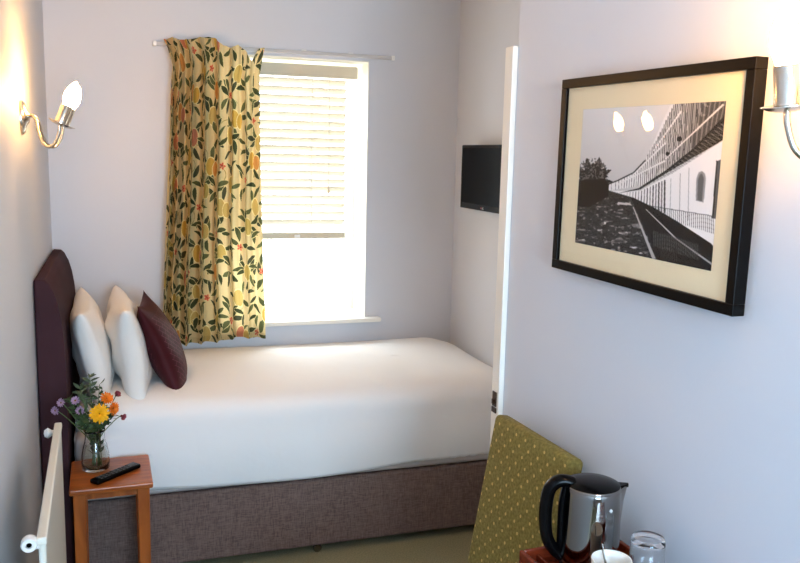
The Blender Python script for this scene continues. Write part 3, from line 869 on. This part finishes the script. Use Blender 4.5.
# ------------------------------------------------------------------ chair with green patterned back
M_chair = bpy.data.materials.new('olive_dotted_upholstery'); M_chair.use_nodes = True
nt = M_chair.node_tree; b = nt.nodes['Principled BSDF']; b.inputs['Roughness'].default_value = .9
tc = nt.nodes.new('ShaderNodeTexCoord'); sep = nt.nodes.new('ShaderNodeSeparateXYZ')
nt.links.new(tc.outputs['Object'], sep.inputs[0])
def mth(op, a, b_=None, c_=None):
    n = nt.nodes.new('ShaderNodeMath'); n.operation = op
    for i, v in enumerate((a, b_, c_)):
        if v is None: continue
        if isinstance(v, (int, float)): n.inputs[i].default_value = v
        else: nt.links.new(v, n.inputs[i])
    return n.outputs[0]
P_ = .045
def lattice(off, rr):
    a = mth('ADD', sep.outputs['Y'], off); b_ = mth('ADD', sep.outputs['Z'], off)
    a = mth('SUBTRACT', mth('PINGPONG', a, P_/2), 0.); b_ = mth('SUBTRACT', mth('PINGPONG', b_, P_/2), 0.)
    x_ = mth('MULTIPLY', sep.outputs['X'], .8)
    d = mth('SQRT', mth('ADD', mth('MULTIPLY', x_, x_), mth('ADD', mth('MULTIPLY', a, a), mth('MULTIPLY', b_, b_))))
    return mth('LESS_THAN', d, rr)
dots = mth('MAXIMUM', lattice(1.035, .0040), lattice(1.035+P_/2, .0040))
small = lattice(1.035+P_/4, .0018)
nz = nt.nodes.new('ShaderNodeTexNoise'); nz.inputs['Scale'].default_value = 130; nz.inputs['Detail'].default_value = 3
nt.links.new(tc.outputs['Object'], nz.inputs['Vector'])
cr = nt.nodes.new('ShaderNodeValToRGB'); cr.color_ramp.elements[0].position = .35; cr.color_ramp.elements[1].position = .68
cr.color_ramp.elements[0].color = (*lin((100, 90, 36)), 1); cr.color_ramp.elements[1].color = (*lin((134, 120, 60)), 1)
nt.links.new(nz.outputs['Fac'], cr.inputs['Fac'])
mx = nt.nodes.new('ShaderNodeMix'); mx.data_type = 'RGBA'; mx.inputs['B'].default_value = (*lin((206, 172, 96)), 1)
nt.links.new(cr.outputs['Color'], mx.inputs['A']); nt.links.new(mth('MULTIPLY', dots, .8), mx.inputs['Factor'])
mx2 = nt.nodes.new('ShaderNodeMix'); mx2.data_type = 'RGBA'; mx2.inputs['B'].default_value = (*lin((160, 120, 70)), 1)
nt.links.new(mx.outputs['Result'], mx2.inputs['A']); nt.links.new(mth('MULTIPLY', small, .5), mx2.inputs['Factor'])
nt.links.new(mx2.outputs['Result'], b.inputs['Base Color'])

chy = -2.437
t = thing('upholstered_chair', 'chair with olive green dotted fabric back standing side-on to the right wall', 'chair', (1.042, chy, 0), R(3))
lean = R(9.8)
A = Matrix.Translation((.115, 0, .44)) @ Matrix.Rotation(lean, 4, 'Y')
bm = nb(); box(bm, 0, .045, -.172, .192, .03, .582, .014, 3)
for v in bm.verts: v.co.y *= 1+.02*(v.co.z-.3)
o = obj('backrest', bm, M_chair, t, 'auto'); o.matrix_local = A
bm = nb(); box(bm, -.31, .125, -.205, .205, .385, .465, .02, 3); obj('seat', bm, M_chair, t, 'auto')
bm = nb(); box(bm, -.29, .11, -.19, .19, .34, .387, .003); obj('seat_rail', bm, M_darkwood, t)
for sx in (-1, 1):
    for sy in (-1, 1):
        bm = nb(); x = -.27 if sx < 0 else .12
        tube(bm, [(x, sy*.175, .345), (x+(.0 if sx < 0 else .03), sy*.175, 0)], [.021, .015], 4); obj('leg', bm, M_darkwood, t)

# ------------------------------------------------------------------ side table (below the picture), tray, kettle, cup, glass
t = thing('console_table', 'dark wooden table against the right wall carrying the refreshment tray', 'table', (wallx(-3.0)-.003, -3.0, 0), NW)
bm = nb(); box(bm, -.262, 0, -.36, .30, .792, .816, .004); obj('tabletop', bm, M_mahog, t)
bm = nb(); box(bm, -.245, -.01, -.34, .28, .70, .792); obj('apron', bm, M_mahog, t)
for x in (-.235, -.03):
    for y in (-.33, .27):
        bm = nb(); tube(bm, [(x, y, .72), (x, y, 0)], [.026, .018], 4); obj('leg', bm, M_mahog, t)
trx, try_ = 1.2375, -2.86
t = thing('serving_tray', 'red mahogany tray with raised rim under the kettle', 'tray', (trx, try_, .8175), NW)
hx, hy = .122, .195
bm = nb(); box(bm, -hx, hx, -hy, hy, 0, .010, .002); obj('tray_base', bm, M_mahog, t)
bm = nb()
box(bm, -hx, -hx+.010, -hy, hy, .008, .034, .003); box(bm, hx-.010, hx, -hy, hy, .008, .034, .003)
box(bm, -hx+.01, hx-.01, hy-.010, hy, .008, .034, .003); box(bm, -hx+.01, hx-.01, -hy, -hy+.010, .008, .034, .003)
obj('tray_rim', bm, M_mahog, t)
bm = nb(); box(bm, -hx+.038, -hx+.044, -hy+.01, hy-.01, .008, .022, .002); obj('tray_divider', bm, M_mahog, t)
ZT = .8175+.0105

KX, KY = 1.238, -2.738
t = thing('kettle', 'polished steel electric kettle with black lid and handle on the tray', 'kettle', (KX, KY, ZT), R(-20))
k = 1.0
bm = nb(); lathe(bm, [(0, 0), (.061, 0), (.061, .010), (.058, .016), (0, .016)], 40); obj('power_base', bm, M_black, t, 'auto')
bm = nb(); lathe(bm, [(.0, .017), (.0615, .017), (.0628, .024), (.0624, .06), (.0618, .11), (.0608, .155), (.0600, .176), (.0595, .183), (.057, .184)], 64, cap=False)
# pouring lip pulled out of the rim on the right
for v in bm.verts:
    if v.co.z > .12 and v.co.x > 0:
        a = math.atan2(v.co.y, v.co.x); w = max(0, 1-abs(a)/.42)
        w = w*w*(3-2*w)*ss(.12, .187, v.co.z)
        v.co.x += .013*float(w); v.co.z += .002*float(w)
obj('kettle_body', bm, M_chrome, t, True)
bm = nb(); lathe(bm, [(.0595, .1825), (.0602, .185), (.058, .187), (.0, .1875)], 48, cap=False)
lid_vs = bm.verts
obj('lid_ring', bm, M_chrome, t, True)
bm = nb(); lathe(bm, [(.0, .186), (.0576, .186), (.0573, .188), (.051, .191), (.038, .195), (.02, .1975), (0, .198)], 48, cap=False); obj('lid', bm, M_black, t, 'auto')
bm = nb()
A_pts = [(.050, -.014, .180), (.050, .014, .180), (.075, .003, .183), (.075, -.003, .183)]
lo_ = [bm.verts.new(p) for p in A_pts]; hi_ = [bm.verts.new((p[0], p[1], p[2]+.007)) for p in A_pts]
bm.faces.new(lo_[::-1]); bm.faces.new(hi_)
for i in range(4): bm.faces.new((lo_[i], lo_[(i+1) % 4], hi_[(i+1) % 4], hi_[i]))
obj('spout_cover', bm, M_black, t)
Pq = smoothpath([(-.040, 0, .188), (-.062, 0, .192), (-.078, 0, .187), (-.091, 0, .170), (-.096, 0, .138), (-.096, 0, .098), (-.090, 0, .062), (-.076, 0, .038), (-.058, 0, .022)], 6)
bm = nb(); n = len(Pq); tube(bm, Pq, [.0155+.002*math.sin(PI*i/n) for i in range(n)], 14, flat=(1.0, .8)); obj('handle', bm, M_black, t, True)
bm = nb(); tube(bm, smoothpath([(-.054, 0, .19), (-.062, 0, .15), (-.063, 0, .10), (-.062, 0, .05), (-.056, 0, .02)], 5), .011, 12, flat=(1.2, .7)); obj('handle_spine', bm, M_black, t, True)
bm = nb(); A = Matrix.Rotation(R(-62), 4, 'Z') @ Matrix.Translation((.0608, 0, .150)) @ Matrix.Rotation(PI/2, 4, 'Y')
lathe(bm, [(0, 0), (.005, 0), (.0045, .0012), (0, .0016)], 4, M=A); obj('badge', bm, M_logo, t)

GX, GY = 1.302, -2.853
t = thing('drinking_glass', 'clear tumbler standing upside down on the tray beside the wall', 'glass', (GX, GY, ZT))
bm = nb(); lathe(bm, [(.0360, 0), (.0355, .06), (.0345, .104), (.032, .1105), (.028, .112), (0, .1105), ], 40, cap=False)
lathe(bm, [(0, .099), (.027, .100), (.0325, .096), (.0337, .06), (.0342, 0), (.0360, 0)], 40, cap=False)
bmesh.ops.remove_doubles(bm, verts=bm.verts[:], dist=1e-5)
obj('tumbler', bm, M_glass, t, True)

UX, UY = 1.208, -2.868
t = thing('teacup', 'small white china cup on the tray in front of the kettle', 'cup', (UX, UY, ZT))
bm = nb(); lathe(bm, [(0, 0), (.022, 0), (.024, .006), (.032, .02), (.037, .045), (.040, .083), (.0392, .0855), (.0375, .083), (.0345, .046), (.029, .022), (.02, .010), (0, .009)], 48, cap=False)
obj('cup_bowl', bm, M_china, t, True)
bm = nb(); tube(bm, smoothpath([(0, -.036, .07), (0, -.056, .066), (0, -.06, .045), (0, -.05, .028), (0, -.033, .024)], 5), .0038, 8); obj('cup_handle', bm, M_china, t, True)
t = thing('teaspoon', 'steel teaspoon standing in the white cup', 'spoon', (UX, UY, ZT+.012))
bm = nb(); P2 = smoothpath([(.004, -.002, .012), (.0, .012, .04), (-.002, .026, .072), (-.003, .034, .090)], 5)
tube(bm, P2, [.0022+.0022*i/len(P2) for i in range(len(P2))], 8, flat=(1.2, .5)); obj('spoon_handle', bm, M_chrome, t, True)
bm = nb(); A = Matrix.Translation((.006, -.010, .006)) @ Matrix.Rotation(R(65), 4, 'X') @ Matrix.Diagonal((.8, 1.3, 1, 1))
lathe(bm, [(0, -.003), (.006, -.0015), (.009, .001), (.0085, .002), (0, .0)], 20, M=A); obj('spoon_bowl', bm, M_chrome, t, True)

# ------------------------------------------------------------------ world and daylight
w = bpy.data.worlds.new('overcast_sky'); bpy.context.scene.world = w; w.use_nodes = True
nt = w.node_tree; bg = nt.nodes['Background']
tc = nt.nodes.new('ShaderNodeTexCoord'); sep = nt.nodes.new('ShaderNodeSeparateXYZ')
nt.links.new(tc.outputs['Generated'], sep.inputs[0])
mr = nt.nodes.new('ShaderNodeMapRange'); mr.inputs['From Min'].default_value = -.5; mr.inputs['From Max'].default_value = .5
nt.links.new(sep.outputs['Y'], mr.inputs['Value'])
mx = nt.nodes.new('ShaderNodeMix'); mx.data_type = 'RGBA'
mx.inputs['A'].default_value = (.53, .77, 1.0, 1); mx.inputs['B'].default_value = (.90, .96, 1.0, 1)
nt.links.new(mr.outputs['Result'], mx.inputs['Factor']); nt.links.new(mx.outputs['Result'], bg.inputs['Color'])
ms = nt.nodes.new('ShaderNodeMapRange'); ms.inputs['From Min'].default_value = -.5; ms.inputs['From Max'].default_value = .5
ms.inputs['To Min'].default_value = 26.; ms.inputs['To Max'].default_value = 8
nt.links.new(sep.outputs['Y'], ms.inputs['Value']); nt.links.new(ms.outputs['Result'], bg.inputs['Strength'])
def portal(x0, x1, z0, z1, y, rx):
    l = bpy.data.lights.new('daylight_portal', 'AREA'); l.shape = 'RECTANGLE'; l.size = x1-x0; l.size_y = z1-z0
    l.cycles.is_portal = True
    o = bpy.data.objects.new('daylight_portal', l); C.objects.link(o)
    o.location = ((x0+x1)/2, y, (z0+z1)/2); o.rotation_euler = (rx, 0, 0)
portal(WX0, WX1, WZ0, WZ1, .31, -PI/2)
portal(RX0, RX1, RZ0, RZ1, YB-.31, PI/2)

# ------------------------------------------------------------------ camera
yaw, pitch, roll, f = .3284, .1515, .0231, 829.78
fw = Vector((math.sin(yaw)*math.cos(pitch), math.cos(yaw)*math.cos(pitch), -math.sin(pitch)))
r = Vector((math.cos(yaw), -math.sin(yaw), 0)); u = r.cross(fw)
r2 = math.cos(roll)*r+math.sin(roll)*u; u2 = -math.sin(roll)*r+math.cos(roll)*u
cam = bpy.data.cameras.new('camera'); co = bpy.data.objects.new('camera', cam); C.objects.link(co)
cam.sensor_width = 36; cam.lens = f/800*36; cam.clip_start = .02
Mc = Matrix((r2, u2, -fw)).transposed().to_4x4(); Mc.translation = (.3007, -4.1905, 1.6949)
co.matrix_world = Mc
sc = bpy.context.scene; sc.camera = co
sc.view_settings.view_transform = 'Standard'; sc.view_settings.look = 'None'
sc.view_settings.gamma = 1; sc.view_settings.use_curve_mapping = False
sc.view_settings.exposure = .4
sc.cycles.max_bounces = 10; sc.cycles.diffuse_bounces = 6; sc.cycles.transparent_max_bounces = 12
sc.cycles.caustics_reflective = False
